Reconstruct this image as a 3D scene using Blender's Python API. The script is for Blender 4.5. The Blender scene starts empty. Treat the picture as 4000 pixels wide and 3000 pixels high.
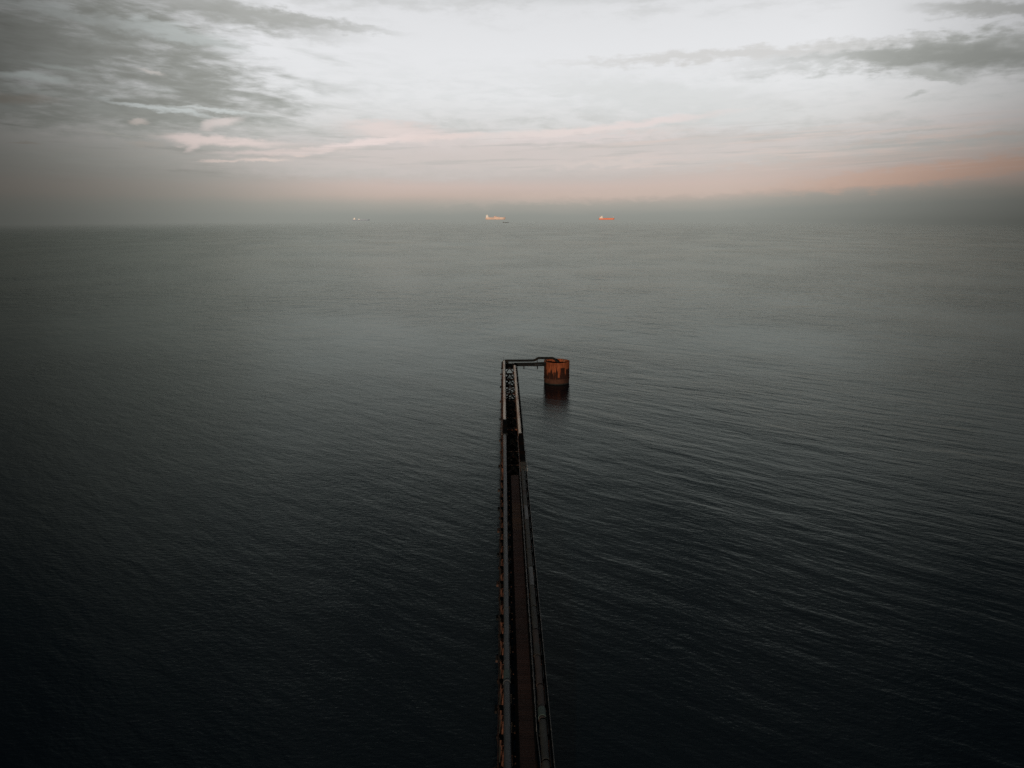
import bpy, bmesh, math, random
from mathutils import Vector, Matrix
random.seed(7)
R = math.radians
scene = bpy.context.scene
col = scene.collection

# ------------------------------------------------------------------ node helpers
def srgb(r, g, b):
    def f(c):
        c /= 255.0
        return c / 12.92 if c <= 0.04045 else ((c + 0.055) / 1.055) ** 2.4
    return (f(r), f(g), f(b), 1.0)

class G:
    """tiny expression builder over a node tree"""
    def __init__(s, tree): s.t = tree
    def n(s, kind): return s.t.nodes.new(kind)
    def put(s, sock, v):
        if isinstance(v, bpy.types.NodeSocket): s.t.links.new(v, sock)
        elif isinstance(v, (tuple, list)) and len(v) == 3 and sock.type == 'RGBA': sock.default_value = (*v, 1)
        else: sock.default_value = v
    def m(s, op, a, b=0.0, c=0.0, clamp=False):
        k = s.n('ShaderNodeMath'); k.operation = op; k.use_clamp = clamp
        s.put(k.inputs[0], a); s.put(k.inputs[1], b); s.put(k.inputs[2], c)
        return k.outputs[0]
    def add(s, a, b): return s.m('ADD', a, b)
    def sub(s, a, b): return s.m('SUBTRACT', a, b)
    def mul(s, a, b): return s.m('MULTIPLY', a, b)
    def mad(s, a, b, c): return s.m('MULTIPLY_ADD', a, b, c)
    def step(s, x, lo, hi, a=0.0, b=1.0):
        k = s.n('ShaderNodeMapRange'); k.interpolation_type = 'SMOOTHSTEP'
        s.put(k.inputs[0], x); s.put(k.inputs[1], lo); s.put(k.inputs[2], hi); s.put(k.inputs[3], a); s.put(k.inputs[4], b)
        return k.outputs[0]
    def xyz(s, x, y, z=0.0):
        k = s.n('ShaderNodeCombineXYZ')
        s.put(k.inputs[0], x); s.put(k.inputs[1], y); s.put(k.inputs[2], z)
        return k.outputs[0]
    def sep(s, v):
        k = s.n('ShaderNodeSeparateXYZ'); s.put(k.inputs[0], v)
        return k.outputs[0], k.outputs[1], k.outputs[2]
    def noise(s, vec, scale=1.0, detail=3.0, rough=0.5, dist=0.0, dims='3D', out=0):
        k = s.n('ShaderNodeTexNoise'); k.noise_dimensions = dims
        if vec is not None: s.put(k.inputs['Vector'], vec)
        k.inputs['Scale'].default_value = scale; k.inputs['Detail'].default_value = detail
        k.inputs['Roughness'].default_value = rough; k.inputs['Distortion'].default_value = dist
        return k.outputs[out]
    def mix(s, fac, a, b, mode='MIX'):
        k = s.n('ShaderNodeMix'); k.data_type = 'RGBA'; k.blend_type = mode
        s.put(k.inputs[0], fac); s.put(k.inputs[6], a); s.put(k.inputs[7], b)
        return k.outputs[2]
    def ramp(s, fac, stops):
        k = s.n('ShaderNodeValToRGB'); e = k.color_ramp.elements
        while len(e) < len(stops): e.new(0.5)
        for i, (p, c) in enumerate(stops): e[i].position = p; e[i].color = c
        s.put(k.inputs[0], fac)
        return k.outputs[0]

# ------------------------------------------------------------------ camera
PITCH, YAW, FPX, CAMH = R(12.24), R(0.66), 3043.0, 57.7
cam = bpy.data.cameras.new('camera'); camo = bpy.data.objects.new('camera', cam); col.objects.link(camo)
cam.sensor_width = 36; cam.lens = 36 * FPX / 4000; cam.clip_start = 0.5; cam.clip_end = 120000
camo.location = (0, 0, CAMH); camo.rotation_euler = (R(90) - PITCH, 0, -YAW)
scene.camera = camo

def sky_dir(px, py):
    """compass bearing and elevation (degrees) of a spot in the sky"""
    x, y, z = px - 2000, 1500 - py, FPX
    fy = z * math.cos(PITCH) + y * math.sin(PITCH); up = -z * math.sin(PITCH) + y * math.cos(PITCH)
    X = x * math.cos(YAW) + fy * math.sin(YAW); Y = -x * math.sin(YAW) + fy * math.cos(YAW)
    return math.degrees(math.atan2(X, Y)), math.degrees(math.atan2(up, math.hypot(X, Y)))

# ------------------------------------------------------------------ sun
SUN_EL, SUN_AZ = 7.0, 186.0          # low, behind the viewer and a little to the left
sd = Vector((math.sin(R(SUN_AZ)) * math.cos(R(SUN_EL)), math.cos(R(SUN_AZ)) * math.cos(R(SUN_EL)), math.sin(R(SUN_EL))))
sun = bpy.data.lights.new('sun', 'SUN'); suno = bpy.data.objects.new('sun', sun); col.objects.link(suno)
sun.energy = 2.4; sun.angle = R(0.5); sun.color = (1.0, 0.76, 0.56)
suno.rotation_euler = sd.to_track_quat('Z', 'Y').to_euler(); suno.location = (-60, -200, 120)

# ------------------------------------------------------------------ sky
world = bpy.data.worlds.new('World'); scene.world = world; world.use_nodes = True
wt = world.node_tree; wt.nodes.clear(); g = G(wt)
tc = g.n('ShaderNodeTexCoord')
dx, dy, dz = g.sep(tc.outputs['Generated'])
az = g.mul(g.m('ARCTAN2', dx, dy), 57.29578)
el = g.m('MAXIMUM', g.mul(g.m('ARCSINE', dz), 57.29578), -0.3)

def nz(sx, sy, detail=4, rough=0.55, off=0.0, rot=0.0, dist=0.0, out=0):
    c, s_ = math.cos(R(rot)), math.sin(R(rot))
    a = g.add(g.mul(az, c), g.mul(el, s_)); b = g.sub(g.mul(el, c), g.mul(az, s_))
    return g.noise(g.xyz(g.mad(a, sx, off), g.mul(b, sy), off), 1.0, detail, rough, dist, out=out)

n_big = nz(0.11, 0.33, 4, 0.55, 3.1)
n_mid = nz(0.30, 1.0, 5, 0.6, 11.7)
n_fine = nz(0.5, 2.2, 5, 0.6, 23.0, dist=0.3)
n_str = nz(0.15, 0.85, 5, 0.58, 41.0, rot=-8, dist=0.4)
n_puff = nz(0.9, 1.7, 5, 0.55, 57.0)
c_mid = g.sub(n_mid, 0.5); c_fine = g.sub(n_fine, 0.5); c_str = g.sub(n_str, 0.5); c_big = g.sub(n_big, 0.5); c_puff = g.sub(n_puff, 0.5)

# clear sky seen through the thin layer: bands by elevation, tilting up to the right
right = g.step(az, 6, 36)
elt = g.sub(g.add(el, g.add(g.mul(c_big, 0.4), g.mul(c_fine, 0.16))), g.mul(right, 0.95))
stops = [(-1.6, (124, 127, 121)), (0.0, (148, 150, 144)), (0.75, (168, 164, 156)), (1.35, (195, 178, 168)), (2.0, (203, 186, 178)), (2.6, (198, 189, 184)),
         (3.5, (203, 198, 194)), (4.7, (212, 206, 204)), (6.0, (220, 219, 218)), (8.0, (231, 232, 233)), (10.5, (232, 233, 235)), (13.5, (226, 227, 229)),
         (15.6, (178, 181, 180)), (18.5, (80, 94, 101)), (23, (32, 50, 61)), (31.0, (8, 26, 38)), (45, (3, 15, 25)), (75, (3, 14, 23))]
E0, E1 = -2.0, 78.0
# a colour ramp is linear in position: use a square-root axis so the horizon gets the room
pos = lambda e: math.sqrt((e - E0) / (E1 - E0))
sky = g.ramp(g.m('SQRT', g.m('MAXIMUM', g.mul(g.sub(elt, E0), 1 / (E1 - E0)), 0.0)), [(pos(e), srgb(*c)) for e, c in stops])

# fine ripples of altocumulus in the bright part
rip = g.mul(g.step(n_fine, 0.36, 0.76), g.mul(g.step(el, 3.6, 5.5), g.step(el, 11.5, 8.0)))
sky = g.mix(g.mul(rip, 0.24), sky, srgb(196, 200, 199))
veil = g.mul(g.step(n_mid, 0.48, 0.72), g.mul(g.step(el, 2.5, 4.0), g.step(el, 9.0, 5.5)))
sky = g.mix(g.mul(veil, 0.5), sky, srgb(187, 189, 185))

WARP = {}
for key, ka, ke in (('s', 0.7, 0.34), ('m', 1.8, 0.75), ('l', 4.5, 1.3)):
    WARP[key] = g.xyz(g.mad(c_mid, ka * 2, az), g.add(el, g.mul(g.add(g.mul(c_puff, 0.75), g.add(g.mul(c_mid, 0.5), g.mul(c_fine, 0.75))), ke * 2)))
def blob(px, py, rx, ry, rot=0.0, w='m', lo=1.35, hi=0.25):
    a0, e0 = sky_dir(px, py)
    k = g.n('ShaderNodeMapping'); k.vector_type = 'TEXTURE'
    g.put(k.inputs['Vector'], WARP[w]); k.inputs['Location'].default_value = (a0, e0, 0)
    k.inputs['Rotation'].default_value = (0, 0, R(rot)); k.inputs['Scale'].default_value = (rx / 53.0, ry / 55.0, 1)
    d = g.n('ShaderNodeVectorMath'); d.operation = 'LENGTH'; wt.links.new(k.outputs[0], d.inputs[0])
    return g.step(d.outputs['Value'], lo, hi)

def layer(mask, colour, k=1.0):
    global sky
    sky = g.mix(g.mul(mask, k) if k != 1.0 else mask, sky, srgb(*colour))

# grey bank over the left
tex = g.add(g.mul(c_str, 1.25), g.add(g.mul(c_fine, 0.9), g.add(g.mul(c_big, 0.7), g.mul(c_mid, 0.5))))
env = g.mul(g.step(g.add(az, g.add(g.mul(g.sub(el, 6.5), 0.34), g.mul(c_mid, 9))), -8.0, -22.0), g.step(el, 3.2, 6.8))
env = g.mul(env, g.step(el, 15.5, 10.5, 0.55, 1.0))
mass = g.step(g.add(g.mul(tex, 1.0), env), 0.22, 1.02)
mass = g.mul(mass, g.step(env, 0.0, 0.5))
layer(mass, (157, 159, 154), 0.95)
core = g.mul(g.step(g.add(tex, g.mul(env, 0.5)), 0.22, 0.95), env)
layer(core, (128, 128, 121), 0.66)
shelf = nz(0.10, 0.62, 6, 0.66, 71.0, rot=-5, dist=0.5)
layer(g.mul(g.step(shelf, 0.55, 0.74), g.mul(g.step(az, -11, -20), g.step(el, 5.5, 8.0))), (204, 209, 207), 0.45)
layer(g.mul(g.step(az, -6, -24), g.step(el, 7.5, 3.4)), (158, 161, 154), 0.66)
# streaks that break off its edge
stk = g.mul(g.step(n_str, 0.46, 0.74), g.mul(g.step(az, -5, -13), g.mul(g.step(el, 4.3, 6.5), g.step(el, 13, 9))))
layer(stk, (176, 179, 175), 0.6)
layer(blob(120, 300, 120, 15, -3, 's'), (205, 212, 209), 0.8)
layer(blob(240, 268, 90, 10, -6, 's'), (190, 196, 192), 0.6)
layer(blob(120, 350, 110, 12, -4, 's'), (190, 194, 190), 0.5)
layer(blob(620, 424, 190, 9, -6, 's'), (214, 220, 219), 0.8)
layer(blob(830, 432, 170, 8, -3, 's'), (218, 223, 222), 0.7)
layer(blob(680, 130, 220, 30, -10, 'm'), (206, 212, 211), 0.6)
layer(blob(260, 50, 170, 22, -8, 'm'), (190, 195, 193), 0.55)
layer(blob(60, 385, 120, 16, 0, 's'), (160, 150, 139), 0.5)
lowst = nz(0.13, 1.5, 6, 0.62, 131.0, rot=-3, dist=0.3)
layer(g.mul(g.step(lowst, 0.50, 0.72), g.mul(g.step(az, -2, -12), g.mul(g.step(el, 1.8, 3.2), g.step(el, 7.2, 5.2)))), (182, 182, 176), 0.5)
layer(g.mul(g.step(lowst, 0.48, 0.28), g.mul(g.step(az, -2, -12), g.mul(g.step(el, 1.8, 3.2), g.step(el, 7.2, 5.2)))), (138, 139, 133), 0.45)
# cloud along the top
layer(blob(880, 40, 400, 46, -9, 'm'), (166, 167, 163), 0.85)
layer(blob(1180, 80, 330, 24, -4, 'm'), (172, 173, 169), 0.75)
layer(g.mul(g.step(g.add(c_mid, g.mul(c_fine, 0.5)), -0.14, 0.16), g.step(g.add(el, g.mul(c_mid, 3)), 12.2, 14.6)), (196, 197, 196), 0.6)
# dark bank on the right
layer(blob(3650, 195, 560, 50, 1, 'l'), (178, 180, 176), 0.85)
layer(blob(3830, 222, 420, 56, -5, 'm', 1.5, 0.1), (160, 162, 157), 0.8)
layer(blob(3850, 235, 300, 40, -4, 'm', 1.6, 0.0), (148, 150, 145), 0.55)
layer(blob(3640, 290, 130, 14, -12, 's'), (178, 180, 176), 0.75)
layer(blob(3580, 366, 34, 6, 8, 's'), (180, 183, 179), 0.6)
layer(blob(3900, 30, 240, 30, -6, 'm'), (172, 173, 169), 0.75)
layer(blob(2850, 212, 620, 22, 1, 'm'), (210, 209, 207), 0.8)
layer(blob(2650, 400, 560, 70, -8, 'l'), (216, 218, 217), 0.6)
# long bank under the pink clouds
layer(blob(2700, 560, 620, 36, 3, 'm'), (199, 198, 195), 0.75)
layer(blob(3500, 575, 620, 40, 3, 'm'), (192, 191, 187), 0.8)
layer(blob(1600, 640, 700, 60, 0, 'm'), (196, 193, 190), 0.6)
layer(blob(3250, 524, 300, 6, 2, 's'), (188, 190, 187), 0.55)
layer(blob(3560, 512, 220, 5, 3, 's'), (184, 186, 182), 0.5)
# pink-lit clouds
layer(blob(2100, 610, 1300, 70, 1, 'm'), (218, 204, 199), 0.45)
layer(blob(3300, 640, 800, 40, 4, 'm'), (210, 188, 177), 0.4)
pk = (231, 216, 211)
layer(blob(2420, 493, 420, 15, 6, 's'), (231, 219, 216), 0.9)
layer(blob(2150, 520, 330, 18, 3, 's'), (230, 218, 214), 0.85)
layer(blob(2250, 542, 420, 16, 2, 'm'), (222, 211, 208), 0.7)
layer(blob(1600, 520, 260, 40, -5, 'm'), (221, 209, 205), 0.85)
layer(blob(1500, 500, 130, 24, -4, 's'), (228, 216, 212), 0.8)
layer(blob(1420, 560, 270, 16, 9, 's'), (235, 220, 216), 0.95)
layer(blob(1720, 535, 220, 12, 4, 's'), pk, 0.85)
layer(blob(1120, 592, 260, 11, 3, 's'), (221, 207, 202), 0.85)
layer(blob(880, 550, 205, 15, -2, 's', 1.45, 0.3), pk, 0.95)
layer(blob(740, 545, 75, 17, 0, 's', 1.45, 0.3), pk, 0.95)
layer(blob(760, 570, 34, 14, 30, 's'), pk, 0.75)
layer(blob(870, 474, 66, 16, 8, 's', 1.4, 0.3), (222, 212, 208), 0.9)
layer(blob(815, 488, 32, 20, 30, 's', 1.4, 0.3), (216, 206, 202), 0.8)
layer(blob(545, 474, 32, 10, 0, 's'), (212, 202, 195), 0.8)
layer(blob(570, 563, 60, 12, 0, 's'), (188, 181, 173), 0.6)
layer(blob(860, 628, 70, 5, 1, 's', 1.4, 0.3), (222, 207, 199), 0.9)
layer(blob(1020, 625, 100, 8, 2, 's', 1.4, 0.3), (224, 209, 201), 0.95)
layer(blob(1180, 608, 40, 6, 0, 's', 1.4, 0.3), (222, 207, 200), 0.9)
layer(blob(590, 282, 48, 7, -8, 's'), (214, 209, 204), 0.8)
layer(blob(450, 522, 100, 4, -3, 's'), (188, 187, 180), 0.6)
layer(blob(90, 556, 46, 5, 3, 's'), (170, 162, 152), 0.6)
layer(blob(2330, 640, 260, 16, 2, 'm'), (218, 206, 200), 0.5)
layer(blob(3500, 552, 230, 10, 3, 'm'), (210, 196, 189), 0.65)
layer(blob(3880, 525, 110, 9, 3, 's'), (204, 188, 179), 0.6)
layer(blob(3720, 668, 560, 38, 5, 'm'), (216, 178, 158), 0.75)
band = g.mul(g.step(nz(0.12, 2.4, 5, 0.6, 91.0, rot=3), 0.47, 0.66), g.mul(g.step(az, 3, 12), g.mul(g.step(el, 2.4, 3.4), g.step(el, 6.6, 4.8))))
layer(band, (222, 204, 196), 0.5)
band2 = g.mul(g.step(nz(0.14, 2.8, 5, 0.6, 97.0, rot=2), 0.50, 0.68), g.mul(g.step(el, 2.6, 3.6), g.step(el, 6.6, 5.2)))
layer(band2, (178, 179, 175), 0.4)
layer(blob(2700, 740, 900, 26, 3, 'm'), (207, 188, 177), 0.4)
# the light falls off toward both sides and behind the viewer
low = g.step(el, 6.5, 1.0)
sl = g.step(az, -36, -9, 0.22, 1.0)
slu = g.step(az, -38, -15, 0.16, 1.0)
sr = g.step(az, 40, 14, 0.27, 1.0)
sru = g.step(az, 42, 20, 0.33, 1.0)
side = g.add(g.mul(low, g.mul(sl, sr)), g.mul(g.sub(1.0, low), g.mul(slu, sru)))
side = g.m('MAXIMUM', side, 0.16)
sky = g.mix(1.0, sky, g.xyz(side, side, side), 'MULTIPLY')

skytex = g.n('ShaderNodeTexSky'); skytex.sky_type = 'NISHITA'; skytex.sun_disc = False
skytex.sun_elevation = R(SUN_EL); skytex.sun_rotation = R(SUN_AZ); skytex.air_density = 1.0; skytex.dust_density = 2.0
bg1 = g.n('ShaderNodeBackground'); bg1.inputs['Strength'].default_value = 0.05; wt.links.new(skytex.outputs[0], bg1.inputs['Color'])
bg2 = g.n('ShaderNodeBackground'); bg2.inputs['Strength'].default_value = 1.0; wt.links.new(sky, bg2.inputs['Color'])
ms = g.n('ShaderNodeMixShader'); ms.inputs[0].default_value = 0.97       # nearly full cloud cover over the blue
wt.links.new(bg1.outputs[0], ms.inputs[1]); wt.links.new(bg2.outputs[0], ms.inputs[2])
wo = g.n('ShaderNodeOutputWorld'); wt.links.new(ms.outputs[0], wo.inputs[0])

# ------------------------------------------------------------------ materials
def new_mat(name):
    m = bpy.data.materials.new(name); m.use_nodes = True; t = m.node_tree; t.nodes.clear()
    gg = G(t); p = gg.n('ShaderNodeBsdfPrincipled'); o = gg.n('ShaderNodeOutputMaterial'); t.links.new(p.outputs[0], o.inputs[0])
    return m, gg, p, o

def metal(name, c1, c2, c3=None, scale=2.0, rough=0.6, stretch=(1, 1, 1), spots=None, bump=0.02, spec=0.5):
    m, gg, p, o = new_mat(name)
    geo = gg.n('ShaderNodeNewGeometry'); x, y, z = gg.sep(geo.outputs['Position'])
    v = gg.xyz(gg.mul(x, stretch[0]), gg.mul(y, stretch[1]), gg.mul(z, stretch[2]))
    n1 = gg.noise(v, scale, 5, 0.65); n2 = gg.noise(v, scale * 0.23, 3, 0.5)
    c = gg.mix(gg.step(n1, 0.36, 0.66), (*c1,), (*c2,))
    if c3: c = gg.mix(gg.step(n2, 0.5, 0.66), c, (*c3,))
    if spots:
        sp = gg.noise(v, spots[0], 2, 0.5)
        c = gg.mix(gg.step(sp, spots[1], spots[1] + 0.05), c, (*spots[2],))
    gg.put(p.inputs['Base Color'], c)
    gg.put(p.inputs['Roughness'], gg.mad(n1, 0.25, rough - 0.12)); p.inputs['Specular IOR Level'].default_value = spec
    b = gg.n('ShaderNodeBump'); b.inputs['Strength'].default_value = 0.6; b.inputs['Distance'].default_value = bump
    gg.put(b.inputs['Height'], n1); gg.put(p.inputs['Normal'], b.outputs[0])
    return m

M = {}
M['black'] = metal('black_steel', (0.007, 0.009, 0.010), (0.014, 0.016, 0.017), (0.02, 0.014, 0.011), 1.5, 0.9, spec=0.0)
M['rust_dark'] = metal('dark_rusty_steel', (0.028, 0.017, 0.013), (0.075, 0.036, 0.022), (0.02, 0.017, 0.016), 2.2, 0.8, spec=0.2)
M['rust'] = metal('rusty_steel', (0.09, 0.035, 0.022), (0.20, 0.075, 0.038), (0.05, 0.025, 0.02), 2.0, 0.85, spec=0.2)
M['rust_orange'] = metal('orange_rusty_steel', (0.16, 0.065, 0.035), (0.30, 0.125, 0.065), (0.09, 0.04, 0.025), 1.6, 0.85, spec=0.2)  # the most orange of the rust tones
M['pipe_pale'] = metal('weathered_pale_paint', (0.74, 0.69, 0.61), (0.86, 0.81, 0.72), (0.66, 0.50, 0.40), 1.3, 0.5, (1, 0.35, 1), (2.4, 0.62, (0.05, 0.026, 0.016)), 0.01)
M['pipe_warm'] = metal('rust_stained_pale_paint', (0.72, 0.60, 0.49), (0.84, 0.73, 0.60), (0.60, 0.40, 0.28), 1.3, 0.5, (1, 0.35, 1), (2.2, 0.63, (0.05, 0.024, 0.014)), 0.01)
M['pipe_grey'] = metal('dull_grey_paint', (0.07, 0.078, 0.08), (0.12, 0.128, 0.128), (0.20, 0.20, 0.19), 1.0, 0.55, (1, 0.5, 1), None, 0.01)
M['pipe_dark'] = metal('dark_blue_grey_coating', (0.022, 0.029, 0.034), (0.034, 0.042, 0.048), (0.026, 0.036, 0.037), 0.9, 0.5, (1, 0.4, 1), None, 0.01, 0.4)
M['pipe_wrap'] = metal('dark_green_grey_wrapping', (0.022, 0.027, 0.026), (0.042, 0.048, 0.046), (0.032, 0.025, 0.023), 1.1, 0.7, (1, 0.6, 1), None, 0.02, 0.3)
M['pipe_brown'] = metal('brown_stained_wrapping', (0.034, 0.027, 0.026), (0.055, 0.044, 0.041), (0.03, 0.034, 0.033), 1.1, 0.75, (1, 0.6, 1), None, 0.02, 0.3)
M['green'] = metal('dull_green_coating', (0.03, 0.055, 0.05), (0.045, 0.075, 0.068), None, 2.0, 0.6, bump=0.01, spec=0.3)
M['rail'] = metal('galvanised_rail', (0.045, 0.053, 0.057), (0.085, 0.095, 0.10), None, 3.0, 0.5, bump=0.004)
M['rail_pale'] = metal('pale_rail', (0.30, 0.29, 0.28), (0.5, 0.48, 0.45), None, 3.0, 0.5, bump=0.004)
M['tan'] = metal('tan_primer', (0.22, 0.15, 0.10), (0.34, 0.25, 0.18), (0.16, 0.08, 0.05), 3.0, 0.8, bump=0.004, spec=0.2)

def pile_mat():
    m, gg, p, o = new_mat('rusty_pile_with_black_lower_end')
    geo = gg.n('ShaderNodeNewGeometry'); x, y, z = gg.sep(geo.outputs['Position'])
    n = gg.noise(geo.outputs['Position'], 1.7, 4, 0.6)
    c = gg.mix(gg.step(n, 0.35, 0.65), (0.036, 0.016, 0.012), (0.10, 0.044, 0.027))
    t = gg.step(gg.add(z, gg.mul(gg.sub(n, 0.5), 2.2)), 1.6, 3.2)  # rust above, black toward the bottom
    gg.put(p.inputs['Base Color'], gg.mix(t, (0.010, 0.012, 0.011), c)); p.inputs['Roughness'].default_value = 0.85
    p.inputs['Specular IOR Level'].default_value = 0.2
    return m
M['pile'] = pile_mat()

def deck_mat(name, c1, c2):
    m, gg, p, o = new_mat(name)
    geo = gg.n('ShaderNodeNewGeometry'); x, y, z = gg.sep(geo.outputs['Position'])
    row = gg.m('FRACT', gg.mul(y, 2.5)); joint = gg.step(gg.m('ABSOLUTE', gg.sub(row, 0.5)), 0.36, 0.47)
    cell = gg.n('ShaderNodeTexWhiteNoise'); cell.noise_dimensions = '1D'; gg.put(cell.inputs['W'], gg.m('FLOOR', gg.mul(y, 2.5)))
    n = gg.noise(geo.outputs['Position'], 1.6, 5, 0.65)
    c = gg.mix(gg.step(gg.add(gg.mul(n, 0.7), gg.mul(cell.outputs[0], 0.35)), 0.32, 0.72), (*c1,), (*c2,))
    c = gg.mix(joint, c, (0.005, 0.004, 0.004))
    gg.put(p.inputs['Base Color'], c); p.inputs['Roughness'].default_value = 0.85; p.inputs['Specular IOR Level'].default_value = 0.2
    b = gg.n('ShaderNodeBump'); b.inputs['Distance'].default_value = 0.03; gg.put(b.inputs['Height'], gg.sub(n, joint)); gg.put(p.inputs['Normal'], b.outputs[0])
    return m
M['deck_a'] = deck_mat('dark_red_brown_boards', (0.024, 0.012, 0.010), (0.042, 0.021, 0.017))
M['deck_b'] = deck_mat('brown_orange_boards', (0.034, 0.019, 0.012), (0.068, 0.037, 0.021))
M['deck_c'] = deck_mat('dark_brown_boards', (0.018, 0.010, 0.009), (0.033, 0.018, 0.015))

CX, CY, CR = 18.8, 268.5, 4.45      # the round caisson
def caisson_mat():
    m, gg, p, o = new_mat('rust_streaked_plate')
    geo = gg.n('ShaderNodeNewGeometry'); x, y, z = gg.sep(geo.outputs['Position'])
    a = gg.m('ARCTAN2', gg.sub(x, CX), gg.sub(CY, y))          # 0 toward the shore
    s = gg.mul(a, CR)
    st = gg.noise(gg.xyz(gg.mul(s, 1.35), gg.mul(z, 0.16), 4.0), 1.0, 4, 0.6)
    st2 = gg.noise(gg.xyz(gg.mul(s, 3.4), gg.mul(z, 0.35), 9.0), 1.0, 4, 0.6)
    fine = gg.noise(gg.xyz(gg.mul(s, 3.0), gg.mul(z, 3.0), 1.0), 1.0, 5, 0.7)
    c = gg.mix(gg.step(st2, 0.34, 0.68), (0.13, 0.042, 0.021), (0.31, 0.100, 0.048))
    c = gg.mix(gg.step(fine, 0.52, 0.7), c, (0.22, 0.062, 0.026))
    # scabs where the coat has gone: mostly on the lower half, in upright patches
    drop = gg.add(gg.mul(gg.sub(st, 0.5), 3.4), gg.add(gg.mul(gg.sub(fine, 0.5), 0.5), gg.mul(gg.sub(5.2, z), 0.26)))
    scab = gg.step(drop, 0.02, 0.34)
    rag = gg.add(gg.mul(gg.sub(fine, 0.5), 0.16), gg.mul(gg.sub(st2, 0.5), 0.2))
    ar = gg.add(a, rag)
    def patch(ac, hw, ztop, k=1.0):
        return gg.mul(gg.mul(gg.step(gg.m('ABSOLUTE', gg.sub(ar, ac)), hw + 0.10, hw + 0.02), gg.step(gg.add(z, rag), ztop + 0.25, ztop - 0.25)), k)
    for pt in (patch(0.42, 0.13, 6.0), patch(0.98, 0.20, 5.4), patch(-1.25, 0.16, 7.2, 0.8), patch(-0.62, 0.16, 4.3, 0.9), patch(-0.18, 0.12, 4.5, 0.85), patch(0.33, 0.20, 3.2)):
        scab = gg.m('MAXIMUM', scab, pt)
    scab = gg.mul(scab, gg.sub(1.0, gg.mul(gg.step(gg.m('ABSOLUTE', gg.sub(a, 0.10)), 0.10, 0.03), gg.step(z, 2.3, 2.8))))
    c = gg.mix(gg.mul(scab, 0.97), c, (0.018, 0.011, 0.010))
    c = gg.mix(gg.mul(gg.step(st2, 0.60, 0.70), gg.mul(gg.step(z, 4.6, 3.4), gg.sub(1.0, gg.mul(scab, 0.7)))), c, (0.40, 0.105, 0.042))
    gg.put(p.inputs['Base Color'], c); p.inputs['Roughness'].default_value = 0.8; p.inputs['Specular IOR Level'].default_value = 0.0
    b = gg.n('ShaderNodeBump'); b.inputs['Distance'].default_value = 0.05; gg.put(b.inputs['Height'], gg.add(fine, st2)); gg.put(p.inputs['Normal'], b.outputs[0])
    return m
M['caisson'] = caisson_mat()
M['concrete'] = metal('stained_brown_concrete', (0.040, 0.021, 0.016), (0.066, 0.034, 0.025), (0.028, 0.017, 0.014), 0.8, 0.9, (1, 1, 0.5), None, 0.03, 0.0)
M['weed'] = metal('black_weed', (0.006, 0.008, 0.008), (0.014, 0.016, 0.015), None, 2.0, 0.8, bump=0.04, spec=0.2)

def paint(name, c, c2=None, rough=0.5):
    return metal(name, c, c2 or tuple(v * 0.8 for v in c), None, 0.09, rough, bump=0.0, spec=0.3)
M['hull_red'] = paint('orange_red_hull', (0.92, 0.28, 0.15)); M['deck_red'] = paint('red_deck', (0.5, 0.11, 0.06))
M['ship_white'] = paint('white_ship_paint', (0.96, 0.95, 0.93), (0.9, 0.89, 0.87)); M['ship_cream'] = paint('cream_ship_paint', (0.76, 0.60, 0.53), (0.66, 0.50, 0.43))
M['ship_brown'] = paint('brown_ship_paint', (0.55, 0.40, 0.36)); M['ship_haze_grey'] = paint('haze_tinted_grey_paint', (0.32, 0.41, 0.53), (0.29, 0.38, 0.50))  # the grey has sea haze mixed into its colour
M['ship_glass'] = paint('dark_window_glass', (0.05, 0.055, 0.06), rough=0.2); M['ship_pink'] = paint('faded_pink_paint', (0.70, 0.54, 0.50))
M['boat_dark'] = paint('dark_boat_paint', (0.09, 0.115, 0.135)); M['ship_orange'] = paint('orange_ship_paint', (0.75, 0.40, 0.22))

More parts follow.
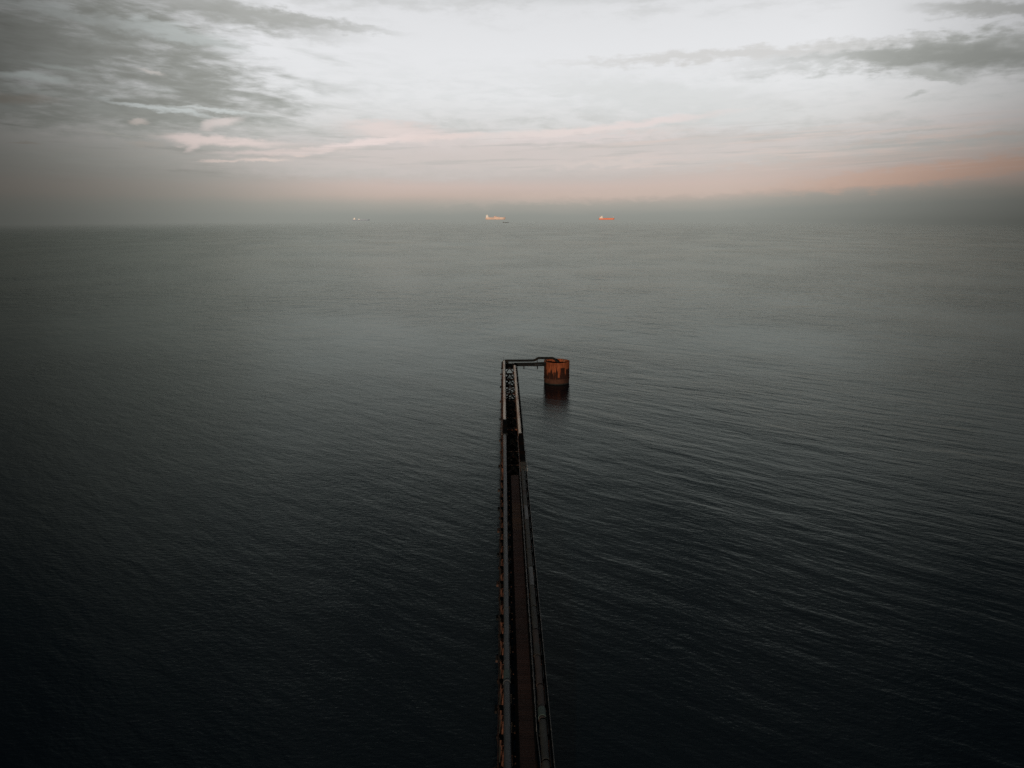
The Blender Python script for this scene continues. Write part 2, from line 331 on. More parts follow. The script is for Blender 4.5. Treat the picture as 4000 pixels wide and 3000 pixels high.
# ------------------------------------------------------------------ mesh helpers
class MB:
    def __init__(s): s.v, s.f, s.sm = [], [], []
    def _add(s, vs, fs, smooth=False):
        o = len(s.v); s.v += [tuple(v) for v in vs]
        for f in fs: s.f.append(tuple(o + i for i in f)); s.sm.append(smooth)
        return s
    def box(s, x0, x1, y0, y1, z0, z1):
        vs = [(x, y, z) for z in (z0, z1) for y in (y0, y1) for x in (x0, x1)]
        return s._add(vs, [(0, 2, 3, 1), (4, 5, 7, 6), (0, 1, 5, 4), (2, 6, 7, 3), (0, 4, 6, 2), (1, 3, 7, 5)])
    def bar(s, a, b, w, h):
        """rectangular member from a to b"""
        a, b = Vector(a), Vector(b); d = (b - a).normalized()
        up = Vector((0, 0, 1)) if abs(d.z) < 0.95 else Vector((0, 1, 0))
        r = d.cross(up).normalized(); u = r.cross(d).normalized()
        vs = [p + r * (i * w / 2) + u * (j * h / 2) for p in (a, b) for (i, j) in ((-1, -1), (1, -1), (1, 1), (-1, 1))]
        return s._add(vs, [(0, 1, 2, 3), (7, 6, 5, 4), (0, 4, 5, 1), (1, 5, 6, 2), (2, 6, 7, 3), (3, 7, 4, 0)])
    def ibeam(s, a, b, w, h, t=0.05):
        a, b = Vector(a), Vector(b); z = Vector((0, 0, h / 2 - t / 2))
        s.bar(a + z, b + z, w, t); s.bar(a - z, b - z, w, t); return s.bar(a, b, t, h - 2 * t)
    def tube(s, pts, r, n=16, caps=True):
        pts = [Vector(p) for p in pts]; rs = r if isinstance(r, (list, tuple)) else [r] * len(pts)
        rings, prev = [], None
        for i, p in enumerate(pts):
            d = ((pts[min(i + 1, len(pts) - 1)] - p).normalized() + (p - pts[max(i - 1, 0)]).normalized()).normalized()
            if prev is None:
                ref = Vector((0, 0, 1)) if abs(d.z) < 0.9 else Vector((1, 0, 0))
                u = (ref - d * ref.dot(d)).normalized()
            else: u = (prev - d * prev.dot(d)).normalized()
            prev = u; w = d.cross(u)
            rings.append([p + (u * math.cos(2 * math.pi * k / n) + w * math.sin(2 * math.pi * k / n)) * rs[i] for k in range(n)])
        vs = [v for rg in rings for v in rg]; fs = []
        for i in range(len(rings) - 1):
            for k in range(n):
                fs.append((i * n + k, i * n + (k + 1) % n, (i + 1) * n + (k + 1) % n, (i + 1) * n + k))
        s._add(vs, fs, True)
        if caps:
            s._add(rings[0], [tuple(range(n))[::-1]]); s._add(rings[-1], [tuple(range(n))])
        return s
    def lathe(s, prof, cx, cy, n=96, smooth=True):
        vs = [(cx + r * math.cos(2 * math.pi * k / n), cy + r * math.sin(2 * math.pi * k / n), z) for r, z in prof for k in range(n)]
        fs = [(i * n + k, i * n + (k + 1) % n, (i + 1) * n + (k + 1) % n, (i + 1) * n + k) for i in range(len(prof) - 1) for k in range(n)]
        return s._add(vs, fs, smooth)
    def build(s, name, mat, parent=None, origin=None):
        me = bpy.data.meshes.new(name)
        o0 = Vector(origin) if origin is not None else (parent_loc(parent) if parent else Vector((0, 0, 0)))
        me.from_pydata([tuple(Vector(v) - o0) for v in s.v], [], s.f)
        me.polygons.foreach_set('use_smooth', s.sm); me.materials.append(mat); me.update()
        ob = bpy.data.objects.new(name, me); col.objects.link(ob)
        if parent: ob.parent = parent
        else: ob.location = o0
        return ob

def parent_loc(o):
    v = Vector(o.location)
    while o.parent: o = o.parent; v += Vector(o.location)
    return v
def thing(name, label, cat, loc=(0, 0, 0), group=None):
    o = bpy.data.objects.new(name, None); col.objects.link(o); o.location = loc; o.empty_display_size = 1
    o['label'] = label; o['category'] = cat
    if group: o['group'] = group
    return o
def tag(o, label, cat, group=None):
    o['label'] = label; o['category'] = cat
    if group: o['group'] = group
    return o
def bez(a, b, c, n=6):
    a, b, c = Vector(a), Vector(b), Vector(c)
    return [a * (1 - t) ** 2 + b * 2 * t * (1 - t) + c * t * t for t in [i / n for i in range(n + 1)]]

# ------------------------------------------------------------------ water
def water_mat():
    m, gg, p, o = new_mat('sea_water'); t = m.node_tree
    geo = gg.n('ShaderNodeNewGeometry'); x, y, z = gg.sep(geo.outputs['Position'])
    cs, sn = 0.75, -0.66                                  # crests run away to the left
    a = gg.add(gg.mul(x, cs), gg.mul(y, sn)); n_ = gg.sub(gg.mul(y, cs), gg.mul(x, sn))
    warp = gg.noise(gg.xyz(gg.mul(x, 0.02), gg.mul(y, 0.02)), 1.0, 2, 0.5)
    n_ = gg.add(n_, gg.mul(gg.sub(warp, 0.5), 6.0))
    def wave(lam, ratio, off, detail=2, rough=0.5):
        return gg.noise(gg.xyz(gg.mad(n_, 1 / lam, off), gg.mul(a, 1 / (lam * ratio)), off), 1.0, detail, rough)
    w1 = wave(11.0, 4.2, 1.0, 3, 0.55); w2 = wave(4.6, 3.4, 7.0, 3, 0.55); w3 = wave(2.3, 2.6, 13.0, 3); w4 = gg.noise(gg.xyz(gg.mul(x, 0.8), gg.mul(y, 1.5), 5.0), 1.0, 4, 0.62)
    patch = gg.noise(gg.xyz(gg.mul(x, 0.0032), gg.mul(y, 0.0046), 2.0), 1.0, 4, 0.6)
    rside = gg.step(x, -60.0, 90.0, 0.45, 1.0)            # the swell shows more on the right
    h = gg.add(gg.mul(rside, gg.add(gg.mul(w1, 0.64), gg.mul(w2, 0.50))), gg.add(gg.mul(w3, gg.mad(patch, 0.29, 0.02)), gg.mul(w4, gg.mad(patch, 0.34, -0.03))))
    gust = gg.noise(gg.xyz(gg.mul(x, 0.0105), gg.mul(y, 0.0062), 8.0), 1.0, 3, 0.55)
    far1 = gg.step(y, 180.0, 700.0); far2 = gg.step(y, 700.0, 2600.0)      # longer sea out in open water
    w5 = gg.noise(gg.xyz(gg.mul(x, 0.07), gg.mul(y, 0.06), 15.0), 1.0, 4, 0.6); w6 = gg.noise(gg.xyz(gg.mul(x, 0.02), gg.mul(y, 0.016), 25.0), 1.0, 4, 0.65)
    h = gg.add(h, gg.add(gg.mul(gg.mul(w5, 2.6), far1), gg.mul(gg.mul(w6, 8.0), far2)))
    h = gg.mul(h, gg.mad(gg.step(gust, 0.32, 0.68), 0.34, 0.30))
    b = gg.n('ShaderNodeBump'); b.inputs['Strength'].default_value = 1.0; b.inputs['Distance'].default_value = 1.0
    gg.put(b.inputs['Height'], h)
    t.nodes.remove(p)
    body = gg.n('ShaderNodeBsdfDiffuse'); body.inputs['Color'].default_value = (0.0004, 0.0056, 0.0120, 1)
    gl = gg.n('ShaderNodeBsdfAnisotropic'); gl.inputs['Color'].default_value = (0.725, 0.785, 0.74, 1)
    gg.put(gl.inputs['Roughness'], gg.mad(patch, 0.12, 0.07)); gg.put(gl.inputs['Normal'], b.outputs[0])
    fr = gg.n('ShaderNodeFresnel'); fr.inputs['IOR'].default_value = 1.23; gg.put(fr.inputs['Normal'], b.outputs[0])
    wmix = gg.n('ShaderNodeMixShader'); gg.put(wmix.inputs[0], gg.mul(fr.outputs[0], gg.mad(fr.outputs[0], -0.27, 1.0)))   # wave shadowing at grazing angles
    t.links.new(body.outputs[0], wmix.inputs[1]); t.links.new(gl.outputs[0], wmix.inputs[2])
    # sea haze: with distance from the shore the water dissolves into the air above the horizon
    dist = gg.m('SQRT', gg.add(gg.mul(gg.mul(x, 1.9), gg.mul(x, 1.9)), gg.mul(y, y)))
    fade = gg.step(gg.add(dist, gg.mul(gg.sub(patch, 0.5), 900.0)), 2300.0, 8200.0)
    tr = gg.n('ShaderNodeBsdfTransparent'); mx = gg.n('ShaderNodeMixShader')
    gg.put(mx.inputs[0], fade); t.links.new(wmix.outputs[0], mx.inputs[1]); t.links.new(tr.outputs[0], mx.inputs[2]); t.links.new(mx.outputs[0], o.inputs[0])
    return m
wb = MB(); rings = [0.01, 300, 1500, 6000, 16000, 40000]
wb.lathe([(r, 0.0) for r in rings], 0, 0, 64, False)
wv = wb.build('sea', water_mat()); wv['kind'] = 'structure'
for poly in wv.data.polygons:
    if poly.normal.z < 0: wv.data.flip_normals(); break

# ------------------------------------------------------------------ jetty
BAY = 4.8; bents = [44.8 + BAY * k for k in range(22)] + [155.2 + 2 * BAY * k for k in range(12)]
Y0, YD, Y1 = 40.0, 148.0, 269.0
ZP = 7.7; XL, XR, PR = 0.33, 3.89, 0.36
pier = thing('jetty', 'long narrow rusty steel jetty on piles running straight out to sea', 'jetty', (2.0, 44.8, 0))
mb = MB()
MB().ibeam((-0.57, Y0, 6.95), (-0.57, YD + 20, 6.95), 0.14, 0.5).build('girder', M['rust_dark'], pier)
MB().ibeam((-0.57, YD + 20, 6.95), (-0.57, Y1, 6.95), 0.18, 0.5).build('girder', M['rust_dark'], pier)
MB().ibeam((-0.17, YD + 6, 6.98), (-0.17, Y1, 6.98), 0.22, 0.56).build('girder', M['rust'], pier)
MB().ibeam((4.62, Y0, 6.85), (4.62, Y1 - 4, 6.85), 0.16, 0.5).build('girder', M['black'], pier)
MB().ibeam((3.42, YD, 6.9), (3.42, Y1 - 4, 6.9), 0.14, 0.5).build('girder', M['rust'], pier)
MB().ibeam((0.80, Y0, 6.72), (0.80, Y1 - 3, 6.72), 0.16, 0.4).build('girder', M['black'], pier)
MB().ibeam((3.15, Y0, 6.72), (3.15, YD, 6.72), 0.16, 0.4).build('girder', M['black'], pier)
MB().ibeam((-0.62, Y0, 3.6), (-0.62, Y1 - 3, 3.6), 0.12, 0.34).build('lower_chord', M['rust_dark'], pier)
MB().ibeam((4.45, Y0, 3.6), (4.45, Y1 - 4, 3.6), 0.22, 0.34).build('lower_chord', M['black'], pier)
# board deck in lengths, near half only
edges = [40, 52.5, 63, 74.5, 85.2, 97, 108.5, 120.5, 132.5, 141, 148.0]
for i in range(len(edges) - 1):
    a, b = edges[i], edges[i + 1]
    k = ['deck_c', 'deck_a', 'deck_c', 'deck_a', 'deck_c', 'deck_a', 'deck_a', 'deck_b', 'deck_a', 'deck_a'][i]
    d = MB().box(1.52, 2.98, a + 0.03, b - 0.03, 6.95, 7.02).build('deck_panel', M[k], pier)
    if k == 'deck_b': d['label'] = 'lighter orange brown deck panel'
for b in (MB().box(1.12, 1.50, Y0, YD, 6.88, 6.95), MB().box(3.0, 3.12, Y0, YD, 7.0, 7.12)): b.build('kerb', M['black'], pier)
for i, y in enumerate(bents):
    far = y > YD
    MB().ibeam((-0.78, y, 6.55), (4.82, y, 6.55), 0.34, 0.42, 0.06).build('cross_beam', M['rust_dark'] if far and i % 3 else M['black'], pier)
    for x0, x1, m in ((-0.06, -0.62, 'pile'), (4.32, 4.95, 'pile')):
        MB().tube([(x0, y + 0.05, 6.36), (x1, y + 0.05, -3.0)], 0.20, 12).build('pile', M[m], pier)
    for k in (0, 1):
        MB().bar((-0.25 if k else 4.5, y + 0.22 - 0.38 * k, 5.2), (4.5 if k else -0.25, y + 0.22 - 0.38 * k, 2.6), 0.12, 0.16).build('sway_brace', M['rust_dark'], pier)
    MB().bar((0.02, y - 0.28, 4.9), (4.6, y - 0.28, 4.9), 0.16, 0.26).build('waling', M['black'], pier)
    if i < len(bents) - 1:
        y2 = bents[i + 1]
        for xs in (-0.58, 4.5):                            # upright side bracing
            MB().bar((xs, y + 0.3, 6.2), (xs, (y + y2) / 2, 3.8), 0.10, 0.14).bar((xs, (y + y2) / 2, 3.8), (xs, y2 - 0.3, 6.2), 0.10, 0.14).build('side_brace', M['black'] if i % 2 else M['rust_dark'], pier)
        if y2 > YD:
            for xe in (0.9, 3.35):                         # each half of the K bracing in plan
                MB().bar((2.12, y2 - 0.25, 6.86 + (xe > 2) * 0.02), (xe, y + 0.3, 6.86 + (xe > 2) * 0.02), 0.30, 0.2).build('plan_brace', M['rust_dark'] if i in (32, 29) else M['black'], pier)
            MB().bar((0.85, y - 1.3, 6.7), (3.36, y - 1.3, 6.7), 0.34, 0.2).build('tie_bar', M['rust'] if i % 4 == 1 else M['black'], pier)
            for k, (xa, xb) in enumerate(((0.1, 4.1), (4.1, 0.1))):
                MB().bar((xa, y + 0.3, 4.3 - 0.15 * k), (xb, y2 - 0.3, 4.3 - 0.15 * k), 0.26, 0.2).build('lower_brace', M['rust_dark'], pier)
            for k, (xa, xb) in enumerate(((0.9, 2.1), (3.3, 2.1))):
                MB().bar((xa, y + 0.5, 5.3), (xb, y2 - 3.0, 5.3 + 0.03 * k), 0.2, 0.16).build('lower_brace', M['black'], pier)
    # stub ends of the bents that stick out on the left, ragged
    if i % 2 == 0:
        MB().box(-0.98 - 0.1 * random.random(), -0.74, y - 0.5 - 0.3 * random.random(), y + 0.35, 6.3, 6.62).build('bracket', M['black' if i % 4 else 'rust_dark'], pier)
# handrails
def rail(x, ya, yb, z, mat, step=2.4, r=0.028, mid=True):
    hr = MB().tube([(x, ya, z), (x, yb, z)], r, 8).build('handrail', M[mat], pier)
    q = MB(); y = ya
    if mid: q.tube([(x, ya, z - 0.45), (x, yb, z - 0.45)], r * 0.8, 6)
    while y <= yb + 0.01:
        q.tube([(x, y, 7.0), (x, y, z - r)], r, 6); y += step
    q.build('rail_posts', M[mat], hr)
rail(4.70, Y0, 149.0, 7.75, 'rail', 2.4, 0.024)
rail(3.24, 69.0, 149.0, 7.85, 'rail')
rail(4.86, 150.0, 178.0, 7.7, 'rail_pale', 3.5, 0.03, False)
rail(3.30, 150.0, 173.0, 7.75, 'rail', 3.5, 0.03, False)
rail(4.74, 180.0, 262.0, 7.5, 'black', 4.8, 0.05, False)
rail(-0.62, Y0, 120.0, 7.35, 'rust_dark', 4.8, 0.03, False)
MB().tube([(-0.33, 176.0, 7.4), (-0.33, 189.0, 7.4)], 0.05, 8).build('conduit', M['rail_pale'], pier)
MB().tube([(3.36, 149, 7.2), (3.36, 76, 7.2)] + bez((3.36, 74, 7.2), (3.22, 69, 7.2), (3.34, 67, 7.2), 6) + bez((3.36, 66.6, 7.2), (3.45, 64.5, 7.2), (3.46, 62, 7.2), 5) + [(3.46, Y0, 7.2)], 0.05, 8).build('cable', M['rail'], pier)
# ladder-like grating at the start of the boards and the plate floor by the right pipe
q = MB()
for k in range(7): q.box(3.46, 4.58, 148.2 + 0.8 * k, 148.4 + 0.8 * k, 7.9, 8.02)
q.build('rungs', M['pipe_wrap'], pier)
# black sheet standing in for the shade under the open far half, and plate edge outside the right pipe
MB().box(0.35, 3.9, 150.0, 226.0, 3.85, 3.95).build('shade_sheet', M['black'], pier)
MB().box(4.28, 4.60, 175.0, 258.0, 7.12, 7.2).build('edge_plate', M['black'], pier)
# end platform
MB().box(-0.45, 4.4, 259.0, 268.2, 6.78, 6.9).build('end_platform', M['black'], pier)
MB().tube([(0.02, 268.6, 7.0), (0.02, 268.6, 9.0)], 0.05, 8).build('end_post', M['black'], pier)

# ------------------------------------------------------------------ pipelines lying on the jetty
def flange(x, y, mat, parent, r=0.42, w=0.09):
    MB().tube([(x, y - w, ZP), (x, y + w, ZP)], r, 20).build('flange', mat, parent)
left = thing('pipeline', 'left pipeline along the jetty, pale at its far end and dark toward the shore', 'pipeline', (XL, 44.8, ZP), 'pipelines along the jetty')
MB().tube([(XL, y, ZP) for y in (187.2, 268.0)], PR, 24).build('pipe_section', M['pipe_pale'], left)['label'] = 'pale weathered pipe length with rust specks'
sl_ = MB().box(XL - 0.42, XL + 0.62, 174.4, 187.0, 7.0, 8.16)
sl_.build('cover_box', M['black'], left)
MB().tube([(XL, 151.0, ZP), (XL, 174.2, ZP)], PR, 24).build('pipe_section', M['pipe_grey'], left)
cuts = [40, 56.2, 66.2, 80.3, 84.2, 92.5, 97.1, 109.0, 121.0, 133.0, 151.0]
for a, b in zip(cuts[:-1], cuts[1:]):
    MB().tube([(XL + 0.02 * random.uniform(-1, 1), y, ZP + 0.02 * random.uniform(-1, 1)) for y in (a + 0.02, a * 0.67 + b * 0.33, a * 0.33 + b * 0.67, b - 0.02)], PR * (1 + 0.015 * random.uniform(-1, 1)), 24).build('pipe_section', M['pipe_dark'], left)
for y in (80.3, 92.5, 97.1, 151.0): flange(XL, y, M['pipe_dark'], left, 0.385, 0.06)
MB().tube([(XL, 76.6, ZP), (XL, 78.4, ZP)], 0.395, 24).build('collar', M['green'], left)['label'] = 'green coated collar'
flange(XL, 76.3, M['pipe_dark'], left, 0.43, 0.12)
for y in bents:
    if y > 262: continue
    s_ = MB().box(XL - 0.40, XL + 0.40, y - 0.11, y + 0.11, 6.77, ZP - 0.30).build('pipe_support', M['black'], left)
    if y < 135: MB().box(XL + 0.36, XL + 0.50, y + 0.9, y + 0.95, 7.05, 7.5).bar((XL + 0.43, y + 0.9, 7.1), (XL + 0.43, y + 0.12, 6.9), 0.08, 0.06).build('bracket', M['tan'], s_)
# its elbow, the run over the arm, the hump and the drop into the caisson
YA = 269.0
run = [(XL, 268.0, ZP)] + bez((XL, 268.1, ZP), (XL, YA + 0.1, ZP), (XL + 1.0, YA + 0.1, ZP), 6)
run += [(10.0, YA + 0.1, ZP + 0.02)] + bez((10.3, YA + 0.1, ZP + 0.03), (11.2, YA + 0.1, ZP + 0.10), (11.9, YA + 0.1, 8.35), 5) + bez((12.0, YA + 0.1, 8.42), (12.4, YA + 0.1, 8.62), (13.0, YA + 0.1, 8.62), 4)
run += [(16.9, YA + 0.1, 8.6)] + bez((17.2, YA + 0.1, 8.6), (17.8, YA + 0.1, 8.55), (19.2, YA, 7.3), 6) + [(19.7, YA, 6.4)]
MB().tube(run, 0.42, 18).build('arm_pipe', M['black'], left)['label'] = 'black pipe along the arm, humped before the caisson'
MB().tube([(12.0, YA + 0.1, 6.9), (12.0, YA + 0.1, 8.2)], 0.12, 10).build('hump_support', M['black'], left)

rightp = thing('pipeline', 'right pipeline along the jetty, lumpy wrapped lengths nearby and rust stained pale paint far out', 'pipeline', (XR, 44.8, ZP), 'pipelines along the jetty')
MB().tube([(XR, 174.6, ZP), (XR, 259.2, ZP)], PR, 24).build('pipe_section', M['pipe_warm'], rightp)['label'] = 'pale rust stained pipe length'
cb = MB().box(XR - 0.34, XR + 0.72, 153.5, 174.4, 7.0, 8.14)
for k in range(4): cb.box(XR - 0.30 + 0.28 * k, XR - 0.26 + 0.28 * k, 153.6, 174.3, 8.14, 8.19)
cb.build('cover_box', M['black'], rightp)
jc = [40, 46.2, 52.5, 59.0, 63.6, 69.7, 75.6, 81.3, 87.1, 92.9, 98.7, 104.6, 110.6, 116.4, 122.3, 129.0, 136.0, 142.5, 148.0]
mats = ['pipe_wrap', 'pipe_dark', 'pipe_brown', 'pipe_wrap', 'pipe_wrap', 'pipe_brown', 'pipe_brown', 'pipe_brown', 'pipe_wrap', 'pipe_wrap', 'pipe_dark', 'pipe_wrap', 'pipe_wrap', 'pipe_wrap', 'pipe_dark', 'pipe_wrap', 'pipe_wrap', 'pipe_wrap']
for i, (a, b) in enumerate(zip(jc[:-1], jc[1:])):
    n = 9; ys = [a + 0.14 + (b - a - 0.28) * k / n for k in range(n + 1)]
    sec = MB().tube([(XR + 0.02 * random.uniform(-1, 1), y, ZP) for y in ys], [PR * (1 + random.uniform(-0.03, 0.05)) for y in ys], 20)
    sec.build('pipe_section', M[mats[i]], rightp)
    flange(XR, b, M['black'], rightp, 0.335, 0.15)
MB().tube([(XR, 70.2, ZP), (XR, 71.6, ZP)], 0.42, 24).build('collar', M['green'], rightp)['label'] = 'green coated collar'
for y in bents:
    if y > 258: continue
    MB().box(XR - 0.42, XR + 0.42, y - 0.11, y + 0.11, 6.77, ZP - 0.30).build('pipe_support', M['black'], rightp)
YB = 265.1
run = [(XR, 259.2, ZP), (XR, 261.0, 7.66)] + bez((XR, 262.4, 7.6), (XR + 0.05, YB, 7.4), (XR + 2.2, YB + 0.1, 7.3), 8) + [(9.5, YB + 0.4, 7.3), (14.0, YB + 1.3, 7.3), (16.6, YB + 1.9, 7.25)]
MB().tube(run, 0.42, 18).build('arm_pipe', M['black'], rightp)['label'] = 'black pipe bending right along the arm'

# ------------------------------------------------------------------ arm from the jetty head to the caisson
arm = thing('footbridge', 'black steel footbridge arm from the jetty head to the round caisson', 'bridge', (9.4, 267, 6.5))
MB().box(4.45, 14.55, 265.46, 268.4, 6.95, 7.05).build('deck', M['black'], arm)
MB().ibeam((4.45, 265.35, 6.68), (14.7, 265.35, 6.68), 0.2, 0.5).build('girder', M['black'], arm)
MB().ibeam((4.45, 268.5, 6.68), (14.7, 268.5, 6.68), 0.2, 0.5).build('girder', M['black'], arm)
for x in (4.8, 7.2, 9.6, 11.9, 14.0): MB().box(x - 0.08, x + 0.08, 265.5, 268.4, 6.45, 6.78).build('cross_beam', M['black'], arm)
for x in (7.2, 11.9): MB().box(x - 0.17, x + 0.17, 265.2, 265.5, 5.35, 6.42).build('hanger', M['black'], arm)
MB().box(-0.42, 1.9, 268.30, 268.42, 6.9, 7.6).build('bulkhead', M['black'], arm)
MB().box(1.9, 14.5, 268.30, 268.38, 7.05, 7.16).build('kerb', M['black'], arm)
hr = MB().tube([(1.2, 268.45, 7.0), (14.5, 268.45, 7.0)], 0.04, 8).build('handrail', M['rail'], arm)
q = MB()
for k in range(8): q.tube([(1.4 + 1.85 * k, 268.45, 6.8), (1.4 + 1.85 * k, 268.45, 7.22)], 0.05, 6)
q.build('rail_posts', M['black'], hr)
MB().box(6.6, 6.9, 266.6, 266.9, 6.9, 7.35).build('junction_box', M['rail_pale'], arm)

# ------------------------------------------------------------------ caisson
ca = thing('caisson', 'round orange rusty caisson standing in the sea at the jetty end', 'caisson', (CX, CY, 0))
MB().lathe([(CR, 1.95), (CR, 7.55), (CR + 0.05, 7.56), (CR + 0.05, 7.72), (CR - 0.16, 7.72), (CR - 0.16, 5.2)], CX, CY, 96).build('shell', M['caisson'], ca)
for p_ in ca.children[0].data.polygons: p_.use_smooth = abs(p_.normal.z) < 0.2
MB().lathe([(CR + 0.10, 1.66), (CR + 0.10, 1.95), (CR, 1.97)], CX, CY, 96, False).build('ledge', M['concrete'], ca)
MB().lathe([(CR - 0.04, -3.0), (CR - 0.04, 0.22), (CR - 0.02, 0.42)], CX, CY, 96).build('waterline_band', M['weed'], ca)
MB().lathe([(CR - 0.02, 0.40), (CR - 0.02, 1.67)], CX, CY, 96).build('base_band', M['concrete'], ca)
MB().lathe([(CR - 0.15, 6.35), (0.01, 6.45)], CX, CY, 64, False).build('floor', M['black'], ca)
q = MB()
for k in range(24):
    th = 2 * math.pi * k / 24
    q.bar((CX + (CR - 0.22) * math.cos(th), CY + (CR - 0.22) * math.sin(th), 6.4), (CX + (CR - 0.22) * math.cos(th), CY + (CR - 0.22) * math.sin(th), 7.6), 0.10, 0.14)
q.build('stiffener', M['rust'], ca)
MB().box(CX + 2.4, CX + 3.1, CY + 2.1, CY + 2.5, 6.4, 7.75).build('inner_post', M['rust_orange'], ca)
MB().box(CX - 4.3, CX - 3.7, CY - 0.7, CY + 0.7, 6.4, 8.35).build('gate_frame', M['rust_dark'], ca)
MB().box(CX - 2.6, CX + 1.6, CY - 1.9, CY + 0.3, 6.4, 7.1).build('valve_box', M['black'], ca)

# ------------------------------------------------------------------ ships far out
def hull_mesh(L, B, D, bow=0.12, sheer=0.0, n=20):
    """long axis +X, stern at 0; keel under water"""
    mb = MB(); rows = []
    for i in range(n + 1):
        t = i / n; x = t * L
        if t > 1 - bow: k = math.sqrt(max(0.0, 1 - ((t - 1 + bow) / bow) ** 2))
        elif t < 0.06: k = 0.80 + 0.20 * t / 0.06
        else: k = 1.0
        k = max(k, 0.02); h = D + sheer * max(0, (t - 0.8) / 0.2) ** 2
        flare = 0.55 + 0.45 * (1 - max(0, (t - 1 + bow) / bow)) if t > 1 - bow else 1.0
        rake = 0.02 * L * max(0, (t - 1 + bow) / bow)
        rows.append([(x + rake, -B / 2 * k, h), (x, -B / 2 * k * flare, 0.0), (x - rake, -B / 2 * k * flare * 0.8, -D * 0.4),
                     (x - rake, B / 2 * k * flare * 0.8, -D * 0.4), (x, B / 2 * k * flare, 0.0), (x + rake, B / 2 * k, h)])
    vs = [v for r in rows for v in r]; fs = []
    for i in range(n):
        for j in range(6):
            fs.append((i * 6 + j, (i + 1) * 6 + j, (i + 1) * 6 + (j + 1) % 6, i * 6 + (j + 1) % 6))
    fs.append((5, 4, 3, 2, 1, 0)); fs.append(tuple(n * 6 + j for j in range(6)))
    mb._add(vs, fs); return mb
def place(mb, name, mat, parent): return mb.build(name, M[mat], parent, origin=(0, 0, 0))
def super_(parent, x0, x1, w, z0, tiers, mat, win='ship_glass'):
    """stepped deckhouse"""
    q, z = MB(), z0
    for (a, b, ww, h) in tiers:
        q.box(x0 + a * (x1 - x0), x0 + b * (x1 - x0), -ww * w / 2, ww * w / 2, z, z + h); z += h
    h_ = place(q, 'superstructure', mat, parent); z = z0
    for (a, b, ww, h) in tiers:
        xa, xb = x0 + a * (x1 - x0), x0 + b * (x1 - x0)
        place(MB().box(xa + 0.06 * (xb - xa), xb - 0.06 * (xb - xa), -ww * w / 2 - 0.15, -ww * w / 2 + 0.1, z + h * 0.52, z + h * 0.72), 'window', win, h_)
        z += h
    return h_, z
SHIPS = 'large ships lying off near the horizon'
# orange-red tanker
t1 = thing('cargo_ship', 'bright orange red tanker with white stern house, rightmost ship on the horizon', 'ship', (1322, 10952, 0), SHIPS)
place(hull_mesh(213, 34, 14.5, 0.10, 2.0), 'hull', 'hull_red', t1)
place(MB().box(50.5, 200, -15, 15, 14.5, 15.3), 'deck', 'deck_red', t1)
super_(t1, 5, 50, 32, 14.5, [(0, 1, 1, 8), (0.15, 1, 0.95, 8), (0.5, 1, 0.9, 9), (0.58, 0.95, 1.0, 5)], 'ship_white')
place(MB().box(12.5, 24, -8, 8, 30.5, 36).box(14, 21, -5, 5, 36, 39), 'funnel', 'ship_orange', t1)
place(MB().tube([(40, 0, 44.5), (40, 0, 54)], 0.8, 8), 'mast', 'ship_white', t1)
place(MB().tube([(197, 0, 14.5), (197, 0, 47)], [1.3, 0.7], 8).bar((193, 0, 40), (201, 0, 40), 0.6, 0.6), 'foremast', 'ship_white', t1)
q = MB()
for x in range(56, 190, 20): q.box(x, x + 1.5, -12, 12, 15.3, 17.0)
q.box(53, 190, -1.5, 1.5, 15.6, 17.2); place(q, 'deck_piping', 'deck_red', t1)
place(MB().tube([(112, -6, 15), (112, -6, 27)], 0.8, 8).bar((112, -6, 27), (126, -6, 25), 0.8, 0.8), 'deck_crane', 'deck_red', t1)
# big cream carrier
t2 = thing('cargo_ship', 'largest cream coloured cargo ship at the middle of the horizon with tall stern house', 'ship', (-253, 11742, 0), SHIPS)
place(hull_mesh(288, 46, 21, 0.12, 5.0), 'hull', 'ship_cream', t2)
place(MB().box(60, 130, -23.4, -23.05, 10, 17.5), 'hull_stripe', 'ship_brown', t2)
super_(t2, 4, 38, 42, 21, [(0, 1, 1, 12), (0.04, 0.96, 0.95, 12), (0.1, 0.9, 1.0, 8), (0.25, 0.75, 0.7, 6)], 'ship_white')
place(MB().tube([(20, 0, 59), (20, 0, 72)], 1.0, 8), 'mast', 'ship_white', t2)
place(MB().box(38.5, 50, -9, 9, 21, 33), 'funnel', 'ship_cream', t2)
place(MB().box(60, 112, -16, 16, 21, 25), 'hatch_cover', 'ship_brown', t2)
place(MB().box(118, 205, -17, 17, 21, 29).box(122, 160, -15, 15, 29, 39), 'deck_house', 'ship_pink', t2)
for x in (122, 140, 158, 176, 196): place(MB().tube([(x, -18, 21), (x, -18, 42)], 0.9, 8).bar((x, -18, 42), (x + 14, -18, 38), 0.8, 0.8), 'deck_crane', 'ship_cream', t2)
place(MB().box(212, 258, -13, 13, 21, 24.5), 'hatch_cover', 'ship_cream', t2)
place(MB().tube([(276, 0, 24), (276, 0, 42)], 0.8, 8), 'foremast', 'ship_cream', t2)
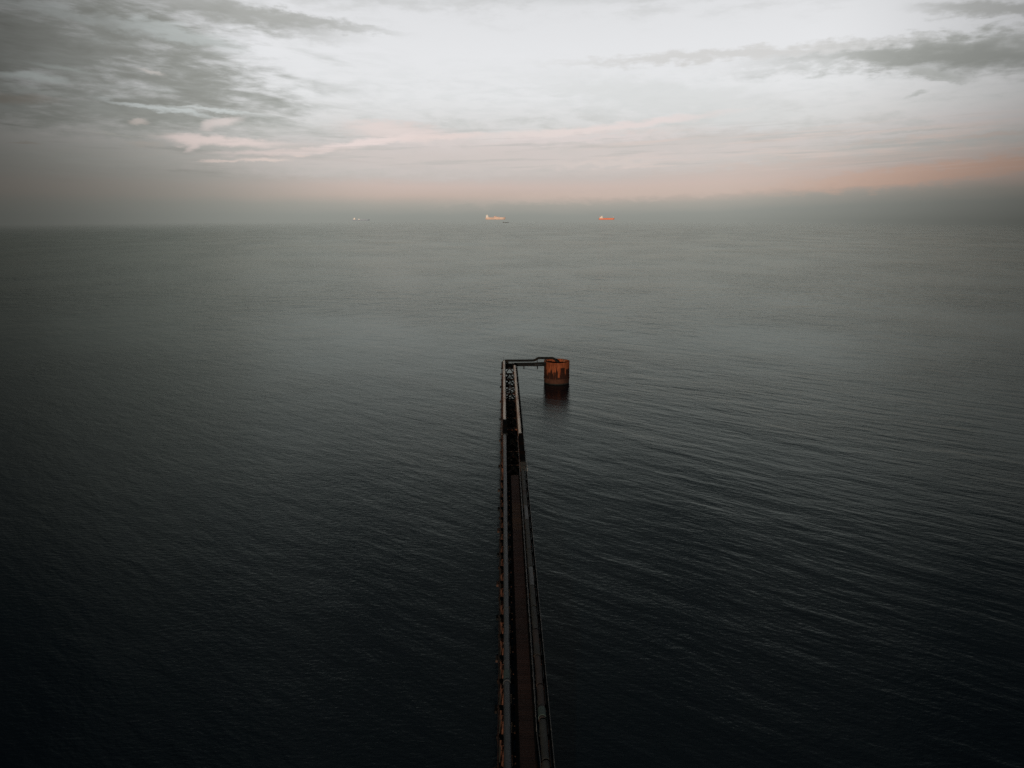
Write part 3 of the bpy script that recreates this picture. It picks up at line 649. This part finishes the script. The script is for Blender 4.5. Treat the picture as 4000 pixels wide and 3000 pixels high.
# low ship, distance haze put into its grey paint
t3 = thing('cargo_ship', 'low haze-tinted grey ship with glowing stern house, leftmost on the horizon', 'ship', (-1674, 8912, 0), SHIPS)
place(hull_mesh(183, 28, 8.5, 0.12, 2.0), 'hull', 'ship_haze_grey', t3)
super_(t3, 4, 30, 25, 8.5, [(0, 1, 1, 6), (0.2, 0.95, 0.9, 6), (0.35, 0.85, 0.9, 7)], 'ship_white')
place(MB().box(0.5, 7, -4, 4, 8.5, 20), 'funnel', 'ship_haze_grey', t3)
place(MB().tube([(19, 0, 27.5), (19, 0, 36)], 0.6, 8), 'mast', 'ship_haze_grey', t3)
place(MB().box(62, 78, -12, 12, 8.5, 15.0), 'deck_house', 'ship_white', t3)
place(MB().bar((78, 0, 14), (116, 0, 10), 1.6, 1.6).bar((80, 0, 9), (80, 0, 17), 1.4, 1.4), 'deck_crane', 'ship_haze_grey', t3)
q = MB()
for x in (86, 104, 122, 140): q.box(x, x + 14, -9, 9, 8.5, 10.6)
place(q, 'hatch_cover', 'ship_haze_grey', t3)
# small dark boat
t4 = thing('barge', 'small dark low boat in front of the big cream ship', 'boat', (-2, 6086, 0))
place(hull_mesh(46, 9, 2.6, 0.2, 1.4), 'hull', 'boat_dark', t4)
place(MB().box(3, 11, -3, 3, 2.6, 5.2).box(5, 9, -2.4, 2.4, 5.2, 7.0), 'wheelhouse', 'boat_dark', t4)
place(MB().box(16, 36, -3, 3, 2.6, 3.8), 'cargo', 'boat_dark', t4)
place(MB().tube([(7, 0, 7), (7, 0, 10.5)], 0.2, 6), 'mast', 'boat_dark', t4)

# ------------------------------------------------------------------ output
scene.cycles.use_denoising = False; scene.cycles.max_bounces = 5; scene.cycles.diffuse_bounces = 2; scene.cycles.glossy_bounces = 3; scene.cycles.transparent_max_bounces = 8
scene.view_settings.view_transform = 'Standard'; scene.view_settings.look = 'None'
scene.view_settings.exposure = 0; scene.view_settings.gamma = 1
scene.render.resolution_x, scene.render.resolution_y = 1024, 768
